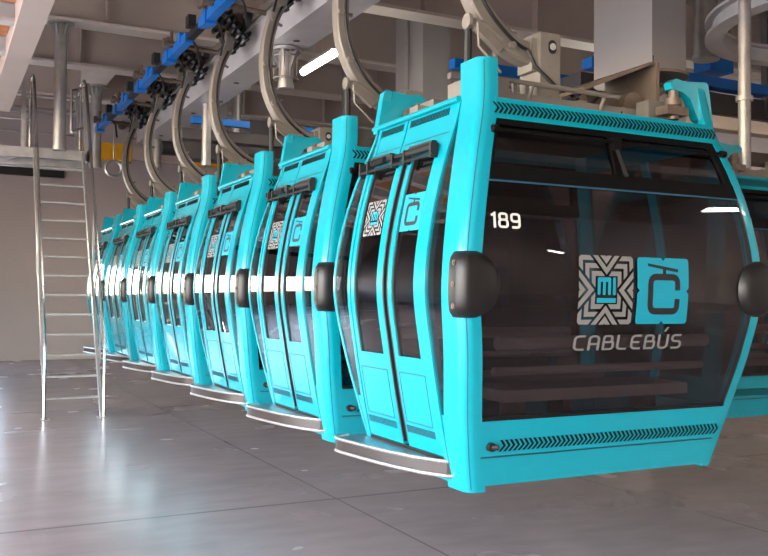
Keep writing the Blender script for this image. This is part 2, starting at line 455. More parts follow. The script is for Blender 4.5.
def make_gondola():
    root = empty('gondola_cabin')
    # floor pan, roof, interior
    b = MB(); z = .0
    b.loft([[(-hx(z)+.03, -hy(z)+.03, z), (hx(z)-.03, -hy(z)+.03, z), (hx(z)-.03, hy(z)-.03, z), (-hx(z)+.03, hy(z)-.03, z)] for z in (-.01, .06)])
    b.build('floor_pan', INTER, root)
    b = MB()
    b.loft([[(-hx(z)+k, -hy(z)+k, z+dz), (hx(z)-k, -hy(z)+k, z+dz), (hx(z)-k, hy(z)-k, z+dz), (-hx(z)+k, hy(z)-k, z+dz)] for z, k, dz in ((1.88,.07,0),(1.91,.06,0),(1.91,.09,.02),(1.91,.3,.035))])
    b.build('roof', [ARM], root)
    for sy in (-1, 1):
        b = MB()
        b.box(-.62, .62, min(sy*.14, sy*.55), max(sy*.14, sy*.55), .40, .46)
        b.box(-.62, .62, min(sy*.14, sy*.18), max(sy*.14, sy*.18), .36, .40)
        o = b.build('bench', SEATM, root)
        b = MB()
        for x in (-.45, .45): b.box(x-.03, x+.03, min(sy*.3, sy*.45), max(sy*.3, sy*.45), .06, .40)
        b.build('bench_leg', INTER, o)
        b = MB()
        b.tube([(-.70, sy*.60, .70), (.70, sy*.60, .70)], .035, 8); b.tube([(-.70, sy*.57, .56), (.70, sy*.57, .56)], .022, 8)
        b.build('backrest_rail', SEATM, root)
    # ends
    make_end(root, 'S', True); make_end(root, 'N', False)
    # corner posts
    b = MB(); corner(b, -1, -1, .10, .19, -.035, 2.125, .06)
    for zz in [zs(-.02, 2.11, .06)]:
        secs = []
        for z in zz:
            X, Y = -hx(z), -hy(z)
            secs.append([(X+.0225, Y+.0115, z), (X+.0268, Y+.0088, z), (X+.031, Y+.013, z), (X+.027, Y+.016, z)])
        b.loft(secs, 1)
    p0 = b.build('corner_post', [TEAL, SEAM], root); tag(p0, 'wide rounded turquoise post beside the doors')
    def thin(sx, sy, wx, wy):
        b = MB(); corner(b, sx, sy, wx, wy, -.02, 2.155, .04)
        p = b.build('corner_post', TEAL, root)
        X, Y = hx(2.1)*sx, hy(2.1)*sy
        b = MB(); k = -sx
        prof = [(X, 2.155), (X+k*.02, 2.17), (X+k*.17, 2.155), (X+k*.25, 2.165), (X+k*.29, 2.14), (X+k*.28, 2.105),
                (X+k*.20, 2.095), (X+k*.14, 2.06), (X+k*.08, 1.95), (X-k*.045, 1.90)]
        b.prism([(x, Y-sy*.005, z) for x, z in prof], (0, -sy*.055, 0))
        b.build('post_bracket', TEAL, p)
        b = MB(); xx = X+k*.235
        b.cyl((xx, Y-sy*.04, 2.11), (xx, Y-sy*.04, 2.06), .028, 10); b.cyl((xx, Y-sy*.04, 2.06), (xx, Y-sy*.04, 2.02), .045, 12)
        b.cyl((xx, Y-sy*.04, 2.02), (xx, Y-sy*.04, 1.94), .032, 10); b.bar((xx-.09*sx, Y-sy*.04, 1.985), (xx+.07*sx, Y-sy*.04, 1.985), .09, .05)
        b.build('rubber_damper', GREASE, p)
    thin(-1, 1, .06, .06); thin(1, -1, .085, .10); thin(1, 1, .085, .10)
    # bumpers
    for sx, sy in ((-1,-1),(1,-1),(1,1)):
        b = MB(); secs = []
        zc, zh = .985, .155
        for i in range(13):
            t = -1+2*i/12; z = zc+zh*t
            e = max(0, 1-abs(t)**5)**.5 if abs(t) < 1 else 0.02
            e2 = max(0., 1-t*t)**.5
            X, Y = hx(z), hy(z); o = .006+.03*e; c = []
            wx = .05+.16*max(e2,.15); wy = .095*(.9+.1*e)
            pts = [(X-.02, Y-wy), (X+o*.6, Y-wy+.004), (X+o, Y-wy+.03)]
            for k in range(6):
                a = math.pi/2*k/5; pts.append((X+o-.05+.05*math.cos(a), Y+o*1.3-.05+.05*math.sin(a)))
            pts += [(X-wx*.45, Y+.01+.042*e2), (X-wx*.75, Y+.008+.034*e2), (X-wx*.93, Y+.004+.018*e2), (X-wx, Y-.004), (X-.03, Y-.03)]
            secs.append([(sx*a, sy*q, z) for a, q in pts])
        b.loft(secs)
        o = b.build('bumper', BUMP, root, ang=60)
        if (sx, sy) == (-1, -1):
            for z in (1.085, .985, .885):
                b = MB(); x = -hx(z)-.035
                b.cyl((x+.012, -hy(z)+.022, z), (x-.006, -hy(z)+.022, z), .014, 10); b.cyl((x-.005, -hy(z)+.022, z), (x-.010, -hy(z)+.022, z), .008, 8)
                b.build('bolt', GREASE, o)
    # ---- door side (W)
    nl = lambda z: -(hy(z)-.19); fl = lambda z: hy(z)-.06
    b = MB()
    patch(b, 'W', -.41, -.372, .10, 1.93, .004, .05); patch(b, 'W', .473, .508, .10, 1.93, .004, .05)
    patch(b, 'W', -.43, .53, -.005, .105, .0, .05)
    b.build('door_frame', TEAL, root)
    b = MB(); patch(b, 'W', -.41, .15-.006, 1.70, 1.925, .0, .05); patch(b, 'W', .15+.006, .51, 1.70, 1.925, .0, .05)
    patch(b, 'W', .14, .16, 1.70, 1.92, -.01, .02, 1)
    patch(b, 'W', -.41, .12, 1.765, 1.772, .002, .01, 2); patch(b, 'W', .18, .50, 1.765, 1.772, .002, .01, 2)
    o = b.build('door_header', [TEAL, BLACK, SEAM], root)
    b = MB()
    for a0, a1, n in ((-.31, .115, 26), (.19, .50, 19)):
        b = MB()
        for i in range(n):
            a = a0+(a1-a0)*(i+.5)/n; patch(b, 'W', a-.0045, a+.0045, 1.868, 1.908, .003, .01)
        b.build('vent_slots', FRAMEB, o)
    b = MB(); b.tube([(-hx(1.93)-.012, a, 1.935) for a in (-.40, .57)], .016, 8)
    b.build('roof_edge_rail', TEAL, root)
    # narrow fixed panes
    b = MB(); patch(b, 'W', nl, -.408, .335, 1.93, -.006, .012); b.build('side_pane', GLASS2, root)
    b = MB(); patch(b, 'W', .506, fl, .335, 1.93, -.006, .012); b.build('side_pane', GLASS2, root)
    b = MB(); patch(b, 'W', lambda z: min(nl(z)-.02, -.43), -.405, -.005, .34, -.004, .04); patch(b, 'W', .50, lambda z: max(fl(z)+.02, .53), -.005, .34, -.004, .04)
    b.build('side_sill', TEAL, root)
    # two door leaves
    for (y0, y1, g0, g1, em) in ((.062, .470, .132, .425, 'mi'), (-.369, -.002, -.288, -.045, 'c')):
        b = MB()
        patch(b, 'W', y0, g0, .118, 1.70, 0, .035); patch(b, 'W', g1, y1, .118, 1.70, 0, .035)
        patch(b, 'W', g0, g1, .118, .61, 0, .035); patch(b, 'W', g0, g1, 1.665, 1.70, 0, .035)
        for zz in (.255, .52): patch(b, 'W', g0-.02, g1+.02, zz, zz+.005, .0015, .01, 1)
        for aa in (g0-.02, g1+.015): patch(b, 'W', aa, aa+.004, .255, .525, .0015, .01, 1)
        d = b.build('door', [TEAL, SEAM], root)
        b = MB(); patch(b, 'W', g0-.003, g1+.003, .607, 1.67, -.012, .012); g = b.build('door_window', GLASS2, d)
        b = MB(); far = em == 'mi'
        for a0, a1 in ((g0-.004, g0+.012), (g1-.012, g1+.004)): patch(b, 'W', a0, a1, .607, 1.67, -.006, .02)
        if far: patch(b, 'W', y1, y1+.006, .14, 1.70, -.004, .02); patch(b, 'W', y0-.016, y0, .14, 1.72, .0, .03)
        else: patch(b, 'W', y0-.006, y0, .14, 1.70, -.004, .02); patch(b, 'W', y1, y1+.016, .14, 1.72, .0, .03)
        b.build('rubber_seal', BLACK, d)
        b = MB(); n = 22
        for i in range(n):
            a = g0-.03+(g1-g0+.06)*(i+.5)/n; patch(b, 'W', a-.004, a+.004, .20, .238, .002, .01)
        b.build('vent_slots', mat_louver, d)
        b = MB()
        if far:
            gg, tt = mi_emblem(); decal(b, gg, 'W', .278, 1.37, .115, .10, -.009, 0); decal(b, tt, 'W', .278, 1.37, .115, .10, -.009, 1)
            b.build('square_emblem', [EMB, TVIN], d)
        else:
            tt, dd = c_emblem(); decal(b, tt, 'W', -.166, 1.37, .112, .10, -.009, 0); decal(b, dd, 'W', -.166, 1.37, .112, .10, -.0075, 1)
            b.build('letter_emblem', [TVIN, DVIN], d)
    b = MB(); patch(b, 'W', .008, .052, .14, 1.72, -.022, .02); b.build('centre_seal', BLACK, root)
    b = MB(); patch(b, 'W', -.41, .50, .088, .120, .003, .02); b.build('door_sill', BLACK, root)
    # door drive
    b = MB()
    X = lambda z, o: -hx(z)-o
    b.tube([(X(1.655, .035), -.33, 1.655), (X(1.655, .035), .55, 1.655)], .008, 6)
    b.box(X(1.70,.03), X(1.70,.0), .19, .42, 1.69, 1.735); b.box(X(1.70,.03), X(1.70,.0), -.28, -.03, 1.69, 1.735)
    b.tube([(X(1.70,.035), .02, 1.70), (X(1.70,.035), .20, 1.70)], .012, 8)
    b.tube([(X(1.70,.035), -.30, 1.70), (X(1.70,.035), -.03, 1.70)], .022, 8)
    for q in (-.31, -.02, .12, .43, .53): b.box(X(1.66,.045), X(1.66,.0), q-.009, q+.009, 1.64, 1.715)
    for i in range(9): b.tube([(X(1.70,.035), .24+.018*i, 1.70), (X(1.70,.035), .248+.018*i, 1.70)], .022, 8)
    b.build('door_drive', BLACK, root)
    # boarding step
    prof = [(-.76,-.43),(-.80,-.425),(-.86,-.395),(-.93,-.25),(-.985,-.05),(-1.02,.15),(-1.05,.36),(-1.062,.47),(-1.057,.53),(-1.03,.57),(-.95,.59),(-.80,.59)]
    b = MB(); b.prism([(x, y, .03) for x, y in prof], (0, 0, .07)); o = b.build('boarding_step', [STEPM], root)
    path = [Vector((x, y, .028)) for x, y in prof[1:-1]]
    path = [path[0]] + [p for i in range(len(path)-1) for p in (path[i].lerp(path[i+1], .5), path[i+1])]
    b = MB()
    for z in (.072, .000): b.tube([p+Vector((0,0,z)) for p in path], .010, 8)
    b.build('step_edge_bead', GALV, o)
    b = MB()
    cen = Vector((-.85, .1, .028)); secs = []
    for p in path:
        n = (p-cen).normalized()*.004; secs.append([p+n+Vector((0,0,.01)), p+n+Vector((0,0,.064)), p-n*2+Vector((0,0,.064)), p-n*2+Vector((0,0,.01))])
    b.loft(secs); b.build('step_edge_band', DSTEEL, o)
    # ---- far long side (E)
    b = MB(); A0 = lambda z: -hy(z)+.09; A1 = lambda z: hy(z)-.09
    patch(b, 'E', A0, A1, -.005, .325, 0, .04); patch(b, 'E', A0, A1, 1.78, 1.92, 0, .04)
    patch(b, 'E', -.03, .03, .32, 1.79, -.002, .03)
    b.build('side_panel', TEAL, root)
    b = MB(); patch(b, 'E', A0, A1, .32, 1.785, -.01, .012); b.build('side_window', GLASS, root)
    b = MB(); b.prism([(x, y, -.015) for x, y in ((.78,-.50),(.86,-.50),(.93,-.40),(.95,-.2),(.95,.3),(.78,.4))], (0,0,.025)); b.build('guide_plate', GALV, root)
    # ---- roof gear
    b = MB()
    for y in (-.27, .27): b.box(-.60, .56, y-.035, y+.035, 1.945, 2.03)
    for x in (-.42, -.10, .10, .42): b.box(x-.03, x+.03, -.27, .27, 1.96, 2.05)
    for x in (-.58, .5):
        for y in (-.38, .38): b.box(x-.06, x+.06, y-.05, y+.05, 1.93, 2.06)
    for x, h in ((-.36,2.12),(-.28,2.12),(-.20,2.10)): b.box(x-.012, x+.012, -.26, -.24, 2.0, h)
    b.box(-.52, -.40, -.2, .1, 2.0, 2.09); b.box(-.55,-.33,.3,.46,1.95,2.10); b.box(-.50,-.42,.02,.22,1.95,2.17)
    fr = b.build('roof_frame', ARM, root)
    b = MB(); b.tube([(-.62, -.34, 2.085), (.30, -.34, 2.075)], .014, 8); b.cyl((-.30,-.34,2.08),(-.30,-.30,2.0),.012); b.cyl((.2,-.34,2.08),(.2,-.30,2.0),.012)
    b.build('cross_rod', ARM, fr)
    b = MB(); b.tube([(.14,-.2,2.06),(.52,-.2,2.09)], .06, 12); b.tube([(.46,-.29,2.06),(.46,-.2,2.06)], .075, 12, 0); b.tube([(.27,-.2,2.065),(.30,-.2,2.068)], .075, 12)
    b.build('damper_cylinder', GREASE, fr)
    b = MB()
    b.prism([(.06,-.32,2.115),(.56,-.32,2.318),(.62,-.32,2.318),(.62,-.32,2.30),(.56,-.32,2.30),(.07,-.32,2.095)], (0,.46,0))
    b.box(.595,.62,-.33,.12,1.98,2.318)
    b.prism([(.62,-.25,1.96),(.62,-.25,2.02),(.80,-.25,2.02),(.80,-.25,1.96)], (0,.06,0))
    hd = b.build('equipment_hood', HOOD, root)
    b = MB(); b.tube([(.80,-.10,2.292),(.80,-.10,2.308)], .205, 28); b.tube([(.62,-.24,2.06),(.68,-.22,2.16),(.78,-.2,2.215),(.92,-.18,2.215)], .035, 8)
    b.build('antenna_disc', HOOD, hd)
    b = MB(); b.tube([(.79,-.1,2.305),(.79,-.1,2.44)], .004, 5); b.build('antenna', BLACK, hd)
    b = MB(); b.tube([(.12,-.28,2.0),(.20,-.3,2.09),(.12,-.3,2.13),(.04,-.25,2.05),(.16,-.22,1.98)], .012, 6); b.build('cable', BLACK, fr)
    # ---- hanger
    C = [(-.07,2.345),(-.18,2.365),(-.28,2.42),(-.39,2.515),(-.47,2.62),(-.535,2.77),(-.56,2.92),(-.563,3.06),(-.545,3.22),(-.50,3.40),(-.43,3.56),(-.385,3.72)]
    cs = [Vector((x, 0, z)) for x, z in C]
    fine = []
    for i in range(len(cs)-1):
        p0_, p1, p2, p3 = cs[max(i-1,0)], cs[i], cs[i+1], cs[min(i+2, len(cs)-1)]
        for k in range(4):
            t = k/4; fine.append(.5*((2*p1)+(p2-p0_)*t+(2*p0_-5*p1+4*p2-p3)*t*t+(3*p1-p0_-3*p2+p3)*t**3))
    fine.append(cs[-1])
    b = MB(); hs = [.135-.04*min(1, i/(len(fine)*.55)) for i in range(len(fine))]
    b.sweep(fine, .10, hs)
    for i in (6, 17, 26, 36):
        p = fine[i]; d = (fine[i+1]-p).normalized(); n = Vector((d.z, 0, -d.x)); b.cyl(p+n*.05, p+n*.095, .014, 8); b.cyl(p-n*.02+Vector((0,-.05,0)), p-n*.02+Vector((0,-.075,0)), .022, 8)
    ha = b.build('hanger_arm', ARM, root)
    b = MB()
    b.box(-.072,.072,-.10,.10,2.06,2.465)
    b.box(-.11,-.07,-.07,.07,2.24,2.43)
    b.build('hanger_head', ARM, ha)
    b = MB(); b.prism([(x, -.101, z) for x, z in rrect(-.028+.012,.028+.012,2.345,2.425,.027)], (0,-.004,0)); b.cyl((.012,-.104,2.385),(.012,-.112,2.385),.02,10,1)
    b.build('pivot_slot', [BLACK, LGREY], ha)
    b = MB(); hose = []
    for i, p in enumerate(fine[3:40]):
        hose.append(p+Vector((0,-.066,0))+Vector((.012,0,0)))
    hose = [Vector((.36,-.3,2.0)), Vector((.16,-.2,2.06)), Vector((.02,-.125,2.15)), Vector((-.10,-.09,2.26))]+hose
    b.tube(hose, .011, 6); b.build('control_hose', BLACK, ha)
    b = MB()
    b.tube([(-.30,-.03,2.40),(-.42,-.03,2.47),(-.515,-.03,2.475)], .028, 8); b.cyl((-.515,-.03,2.475),(-.535,-.03,2.475),.045,10)
    b.bar((-.49,-.04,2.47),(-.31,-.04,2.335),.04,.05); b.tube([(-.49,-.08,2.46),(-.48,-.08,2.33),(-.33,-.08,2.2)], .008, 5)
    b.build('strut', ARM, ha)
    b = MB(); b.tube([(-.50,.0,2.46),(-.49,.02,2.06)], .022, 8); b.build('door_rod', BLACK, ha)
    # ---- grip
    b = MB()
    b.bar((-.385,0,3.68),(-.345,0,3.86),.12,.13,(0,1,0)); b.box(-.56,-.22,-.09,.09,3.80,3.90)
    b.box(-.45,-.30,-.14,-.10,3.70,3.92); b.box(-.45,-.30,.10,.14,3.70,3.92)
    b.bar((-.55,-.1,3.84),(-.66,-.1,4.02),.03,.05,(0,1,0)); b.bar((-.55,.1,3.84),(-.66,.1,4.02),.03,.05,(0,1,0))
    b.cyl((-.70,-.13,4.02),(-.70,.13,4.02),.035,10); b.cyl((-.26,-.22,3.86),(-.26,.22,3.86),.03,8)
    g = b.build('grip', GREASE, root)
    for yy in (-.17, .17):
        b = MB(); a, e = Vector((-.62, yy, 3.98)), Vector((-.26, yy, 3.62)); d = (e-a); u = Vector((0,1,0)); w = d.normalized().cross(u); pts = []
        n = 84
        for i in range(n+1):
            t = i/n; an = 2*math.pi*7*t; pts.append(a+d*t+(u*math.cos(an)+w*math.sin(an))*.085)
        b.tube(pts, .02, 5); b.cyl(a, e, .04, 8); b.build('coil_spring', BLACKG, g)
    for yy in (-.2, .2):
        b = MB(); b.cyl((-.30,yy,3.875),(-.235,yy,3.875),.062,16); b.cyl((-.31,yy,3.875),(-.225,yy,3.875),.022,10,1); b.build('running_wheel', [BLACK, GALV], g)
    b = MB(); b.tube([(-.62,-.02,3.95),(-.55,-.12,3.80),(-.50,-.12,3.6),(-.53,-.10,3.45)], .012, 6); b.build('cable', BLACK, g)
    return root

mat_louver = mat('door_louver', (14, 70, 84), .5)
CX, CY, CZ, STEP = 3.159, 4.214, .58, 1.6413
proto = make_gondola()
labels = ['turquoise cable car cabin numbered 189, whole end window in view',
          'turquoise cable car cabin directly behind cabin 189 in the row',
          'turquoise cable car cabin, third of the hanging row counting cabin 189 as first',
          'turquoise cable car cabin, fourth of the hanging row counting cabin 189 as first',
          'turquoise cable car cabin, fifth of the hanging row counting cabin 189 as first',
          'turquoise cable car cabin, second from the ladder end of the hanging row',
          'turquoise cable car cabin at the far end of the row, partly behind the ladder']
cabs = []
for i, lb in enumerate(labels):
    o = proto if i == 0 else copy_tree(proto)
    o.location = (CX, CY+STEP*i, CZ)
    tag(o, lb, 'cable car cabin', 'turquoise cable car cabins'); cabs.append(o)
o = copy_tree(proto); o.location = (6.22, 5.54, CZ); o.rotation_euler = (0, 0, math.pi)
for c in list(o.children):
    if c.name.startswith(('hanger_arm', 'grip')):
        for k in list(c.children): bpy.data.objects.remove(k)
        bpy.data.objects.remove(c)
b = MB(); b.tube([(-.18, 0, 1.94), (-.18, 0, 3.9)], .055, 14); b.cyl((-.18,0,1.94),(-.18,0,2.06),.09,14); b.cyl((-.18,0,2.7),(-.18,0,2.74),.075,14)
b.build('hanger_tube', GALV, o)
tag(o, 'turquoise cable car cabin of the other row, cut off by the picture edge', 'cable car cabin', 'turquoise cable car cabins')
win = [c for c in proto.children if c.name.startswith('end_window')][0]
tx, w = text('189', .15, .78)
b = MB(); decal(b, tx, 'S', -.838, 1.255, .185/w, .074, .003); b.build('number_lettering', WHITE, win)

# ------------------------------------------------------------------ shell of the hall
XL, XR, YF, YB, H = -5.6, 13.0, -9.0, 21.6, 6.5
b = MB(); b.box(XL-.3, XR, YF, YB, -.2, 0); struct(b, 'floor', FLOORM, 'polished grey concrete floor with saw-cut joints')
b = MB(); b.box(-60, XL-.3, -50, 60, -.25, -.03); struct(b, 'ground', GROUND, 'pale concrete yard outside the open side')
b = MB(); b.box(XL-.3, XR+.3, YF-.3, YB+.3, H, H+.2); struct(b, 'ceiling', CEILM, 'brown grey ceiling above the steel beams')
b = MB(); b.box(1.25, XR+.3, YB, YB+.3, 0, H); b.box(XL-.3, 1.25, YB, YB+.3, 2.75, H); b.box(XL-.3, 1.25, YB, YB+.3, 0, 1.3); b.box(XL-.3, -5.3, YB, YB+.3, 1.3, 2.75); struct(b, 'wall_back', WALLM, 'plain beige grey wall at the end of the hall')
b = MB(); b.box(XR, XR+.3, YF, YB, 0, H); struct(b, 'wall_right', WALLM, 'plain grey wall on the right of the hall')
b = MB(); b.box(XL-.3, XL, YF, YB, 4.2, H); b.box(XL-.3, XL, 12, YB, 0, 4.2)
for y in (-9, -2.6, 3.8, 9.6): b.box(XL-.3, XL, y, y+.4, 0, 4.2)
struct(b, 'wall_left', WALLM, 'left wall standing on piers, open to daylight below')
b = MB(); b.box(XL, XR, YF-.3, YF, 3.2, H); b.box(XL, -5.2, YF-.3, YF, 0, 3.2); b.box(-1.2, XR, YF-.3, YF, 0, 3.2)
struct(b, 'wall_front', WALLM, 'entrance wall with a wide open doorway')
b = MB(); b.box(-60, 60, -60, YF-.3, -.25, -.03); struct(b, 'ground', GROUND, 'pale concrete yard outside the entrance')
b = MB(); b.box(XL-.3, 60, YB+.3, 80, -.25, -.03); struct(b, 'ground', GROUND, 'pale concrete yard behind the back wall opening')

def ibeam_x(y, z, h=1.0, fw=.34, x0=XL, x1=XR, top=None):
    b = MB(); b.box(x0, x1, y-fw/2, y+fw/2, z, z+.045, 1); b.box(x0, x1, y-.02, y+.02, z+.045, z+h, 0); b.box(x0, x1, y-fw/2, y+fw/2, z+h-.04, z+h, 0)
    for x in [x0+.3+1.85*i for i in range(int((x1-x0)/1.85)+1)]: b.box(x-.012, x+.012, y-fw/2+.02, y+fw/2-.02, z+.04, z+h-.04, 0)
    return b
for i, y in enumerate((-5.2, 0., 5.2, 10.4, 13.0, 15.6, 18.2)):
    nm = ['over the entrance end', 'above the photographer', 'above cabin 189', 'between the white columns', 'carrying the round hanging post above the ladder', 'behind the hanging post', 'closest to the back wall']
    struct(ibeam_x(y, 5.30 if i < 5 else 5.34), 'ceiling_beam', [BEAMM, FLANGE], 'deep beige steel ceiling beam ' + nm[i])
b = MB(); b.box(XL, 3.6, YB-.25, YB, 5.75, H); struct(b, 'trim_1', BEAMM, 'beige bulkhead along the top of the back wall')
b = MB(); b.box(-5.4, 2.6, YB-.14, YB, 4.2, 4.42); struct(b, 'trim_2', BLACK, 'black strip on the back wall behind the ladder')  # plain black bar set against the back wall
b = MB(); b.box(2.45, 2.48, 15.8, 18.0, 5.42, 5.95, 0); b.box(2.40, 2.75, 15.8, 18.0, 5.38, 5.42, 0); b.box(2.67, 2.70, 15.8, 18.0, 5.42, 5.95, 0)
struct(b, 'ceiling_beam', FLANGE, 'pale lengthwise steel beam over the short flared post')
for i, (y0, y1) in enumerate(((6.89, 7.80), (11.75, 12.65), (20.2, 21.2))):
    b = MB(); b.box(6.6, 7.08, y0, y1, 0, H)
    if i == 1: b.tube([(6.57, 12.2, 0), (6.57, 12.2, H)], .03, 8); b.cyl((6.57,12.2,4.6),(6.57,12.2,4.68),.05,8)
    struct(b, 'column', COLM, ['wide white column right behind cabin 189', 'grey column with a thin pipe behind the second cabin', 'slim pale column near the back wall'][i], True)

# ------------------------------------------------------------------ overhead rail and conveyor
t = empty('overhead_rail', (3.0, 0, 4.08))
b = MB(); b.box(0, .40, -3, 15.2, .0, .03, 0); b.box(0, .02, -3, 15.2, .03, .32, 0); b.box(.38, .40, -3, 15.2, .03, .32, 0); b.box(-.02, .42, -3, 15.2, .32, .35, 0)
for y in range(-2, 15, 2): b.cyl((.2, y+.3, -.004), (.2, y+.3, .002), .035, 12, 1)
b.build('box_girder', [GIRD, BLACK], t)
b = MB(); b.box(-.06, .10, -3, 15.2, .37, .40); b.box(-.07,-.05,-3,15.2,.34,.42); b.build('running_track', ARM, t)
for y in (-2.4, 0, 2.6, 5.2, 7.8, 10.4, 13.0):
    b = MB(); z1 = 1.22 if y in (0, 5.2, 10.4, 13.0) else 2.42
    b.box(.15, .30, y-.07, y+.07, .35, z1); b.box(.05, .40, y-.12, y+.12, .35, .38); b.build('hanger_post', ARM, t)
tag(t, 'long light grey overhead rail girder the cabins hang beside', 'overhead rail')

t = empty('conveyor_line', (2.40, 0, 4.30))
for i in range(-2, 7):
    y = CY+STEP*i
    b = MB(); b.box(-.045, .045, y+.30, y+1.42, -.05, .05); b.box(-.06, .02, y+.5, y+.62, -.02, .10); b.box(-.06, .06, y+1.1, y+1.24, -.08, .06)
    b.build('blue_channel', BLUE, t)
    b = MB(); b.tube([(-.12, y+.86, .06), (.49, y+.86, .03)], .028, 8); b.cyl((-.16, y+.86, .06), (-.10, y+.86, .06), .055, 10); b.cyl((-.06, y+.86, .02), (-.06, y+.86, .20), .02, 8)
    b.build('support_arm', GREASE, t)
    b = MB(); b.box(-.03, .05, y-.25, y+.32, -.03, .03); b.box(-.10, -.02, y-.05, y+.08, .02, .14); b.tube([(.0,y+.3,.02),(.10,y+.34,-.1),(.12,y+.3,-.3)], .014, 6)
    b.build('switch_block', BLACK, t)
tag(t, 'bright blue conveyor channel running along above the grips', 'conveyor')

def hang_pipe(name, x, y, z0, z1, r, label, flare=True, basket=False):
    t = empty(name, (x, y, z0))
    b = MB(); b.cyl((0,0,0), (0,0,z1-z0), r, 20); b.build('tube', GALV, t)
    b = MB()
    if flare:
        b.cyl((0,0,z1-z0-.03), (0,0,z1-z0), r*2.1, 20)
        for k in range(6): a = math.pi*k/3; b.prism([(r*math.cos(a), r*math.sin(a), z1-z0-.2), (r*2*math.cos(a), r*2*math.sin(a), z1-z0-.03), (r*math.cos(a), r*math.sin(a), z1-z0-.03)], (.01*math.sin(a), -.01*math.cos(a), 0))
        b.build('top_flange', GALV, t)
    b = MB(); b.cyl((0,0,-.005), (0,0,.05), r*1.12, 20); b.build('end_collar', GALV, t)
    b = MB(); b.cyl((0,0,.30), (0,0,.33), r*1.06, 20); b.build('band', GALV, t)
    if basket:
        b = MB()
        for k in range(8): a = math.pi*k/4; b.tube([(r*1.7*math.cos(a), r*1.7*math.sin(a), .1), (r*1.7*math.cos(a), r*1.7*math.sin(a), .55)], .007, 5)
        for z in (.1, .33, .55): b.tube([(r*1.7*math.cos(math.pi*k/8), r*1.7*math.sin(math.pi*k/8), z) for k in range(17)], .008, 5)
        b.build('wire_guard', GALV, t)
    tag(t, label, 'steel post', None); return t
hang_pipe('hanging_post', 1.50, 13.0, 3.52, 5.30, .085, 'tall round steel post hanging from beam down to ladder platform')
hang_pipe('hanging_post', 2.60, 17.0, 3.86, 5.38, .10, 'short flared round steel post beside the yellow crane girder')
hang_pipe('hanging_post', 3.2, 8.6, 3.66, 4.07, .075, 'stubby round steel post in a wire cage under the rail girder', True, True)
hang_pipe('hanging_post', 8.025, 7.5, 4.33, 6.5, .14, 'thick silver hanging tube to the right of the white column')
hang_pipe('hanging_post', 4.05, 13.0, 3.95, 5.30, .07, 'thin round post in front of the slim pale column')
b = MB(); b.tube([(.13*math.cos(t), 0, .13*math.sin(t)) for t in [2*math.pi*k/20 for k in range(21)]], .025, 6); b.cyl((0,0,.13),(0,0,.6),.015,6)
o = b.build('lifting_ring', GALV); o.location = (2.62, 15.2, 3.62); tag(o, 'round steel lifting ring next to the short flared post', 'ring')

hang_pipe('hanging_post', 3.2, 11.6, 3.25, 4.07, .06, 'slim steel stub under the girder between the fourth and fifth cabin', False)
hang_pipe('hanging_post', 3.2, 14.6, 3.60, 4.07, .07, 'short pale stub at the far end of the girder', False)
t = empty('motor_unit', (3.6, 13.6, 3.62))
b = MB(); b.box(-.25, .45, -.2, .2, .0, .30); b.build('housing', INTER, t)
b = MB(); b.cyl((-.25,0,.15),(-.55,0,.15),.11,14); b.build('motor', BLACK, t)
b = MB(); b.box(.05,.12,-.04,.04,.30,1.70); b.build('hanger_rod', GALV, t)
tag(t, 'dark drive motor hanging near the right end of the yellow girder', 'motor')

# yellow crane girder
t = empty('crane_girder', (2.8, 20.0, 4.47))
b = MB(); b.box(0, 1.0, -.12, .12, 0, .36); b.build('yellow_box_beam', YELL, t)
b = MB(); b.box(2.15, 3.6, -.12, .12, .0, .33); b.build('yellow_box_beam', YELL, t)
b = MB(); b.box(1.0, 2.15, -.09, .09, .04, .30); b.box(2.2, 5.2, -.10, .10, -.22, -.01); b.box(2.6,2.75,-.08,.08,-4.47,-.2); b.build('grey_joint', BEAMM, t)
tag(t, 'yellow overhead crane girder along the back wall', 'crane girder')

# small unlit wall bracket with a side arm
b = MB(); b.cyl((0,0,0),(.0,-.12,0),.1,12); b.cyl((0,-.02,0),(.6,-.02,-.02),.02,6); o = b.build('wall_hook', GREASE); o.location = (3.9, 21.6, 5.55); tag(o, 'small dark bell on the beige wall over the crane girder', 'hook')

# ------------------------------------------------------------------ overhead walkway at the left
t = empty('overhead_walkway', (0, 0, 4.0))
b = MB(); b.box(.62, .86, 2.0, 13.1, .0, .02, 0); b.box(.62, .64, 2.0, 13.1, .02, .26, 0); b.box(.82, .86, 2.0, 13.1, .02, .26, 0); b.build('side_beam', BEAMM, t)
b = MB(); b.box(-1.6, -1.4, 2.0, 13.1, .0, .26); b.build('side_beam', BEAMM, t)
for i in range(9):
    y = 3.0+1.2*i
    b = MB(); b.box(-1.4, .62, y-.09, y+.09, .06, .09); b.box(-1.4, .62, y-.01, y+.01, .09, .24); b.build('cross_member', LGREY, t)
    b = MB(); b.box(-1.38, .61, y+.18, y+1.0, .20, .24); b.build('deck_board', WOOD, t)
for y in (5.2, 10.4): b = MB(); b.box(-.6, -.5, y-.05, y+.05, .26, 1.30); b.build('hanger_post', BEAMM, t)
tag(t, 'overhead steel walkway with rusty brown deck boards, above the ladder', 'walkway')

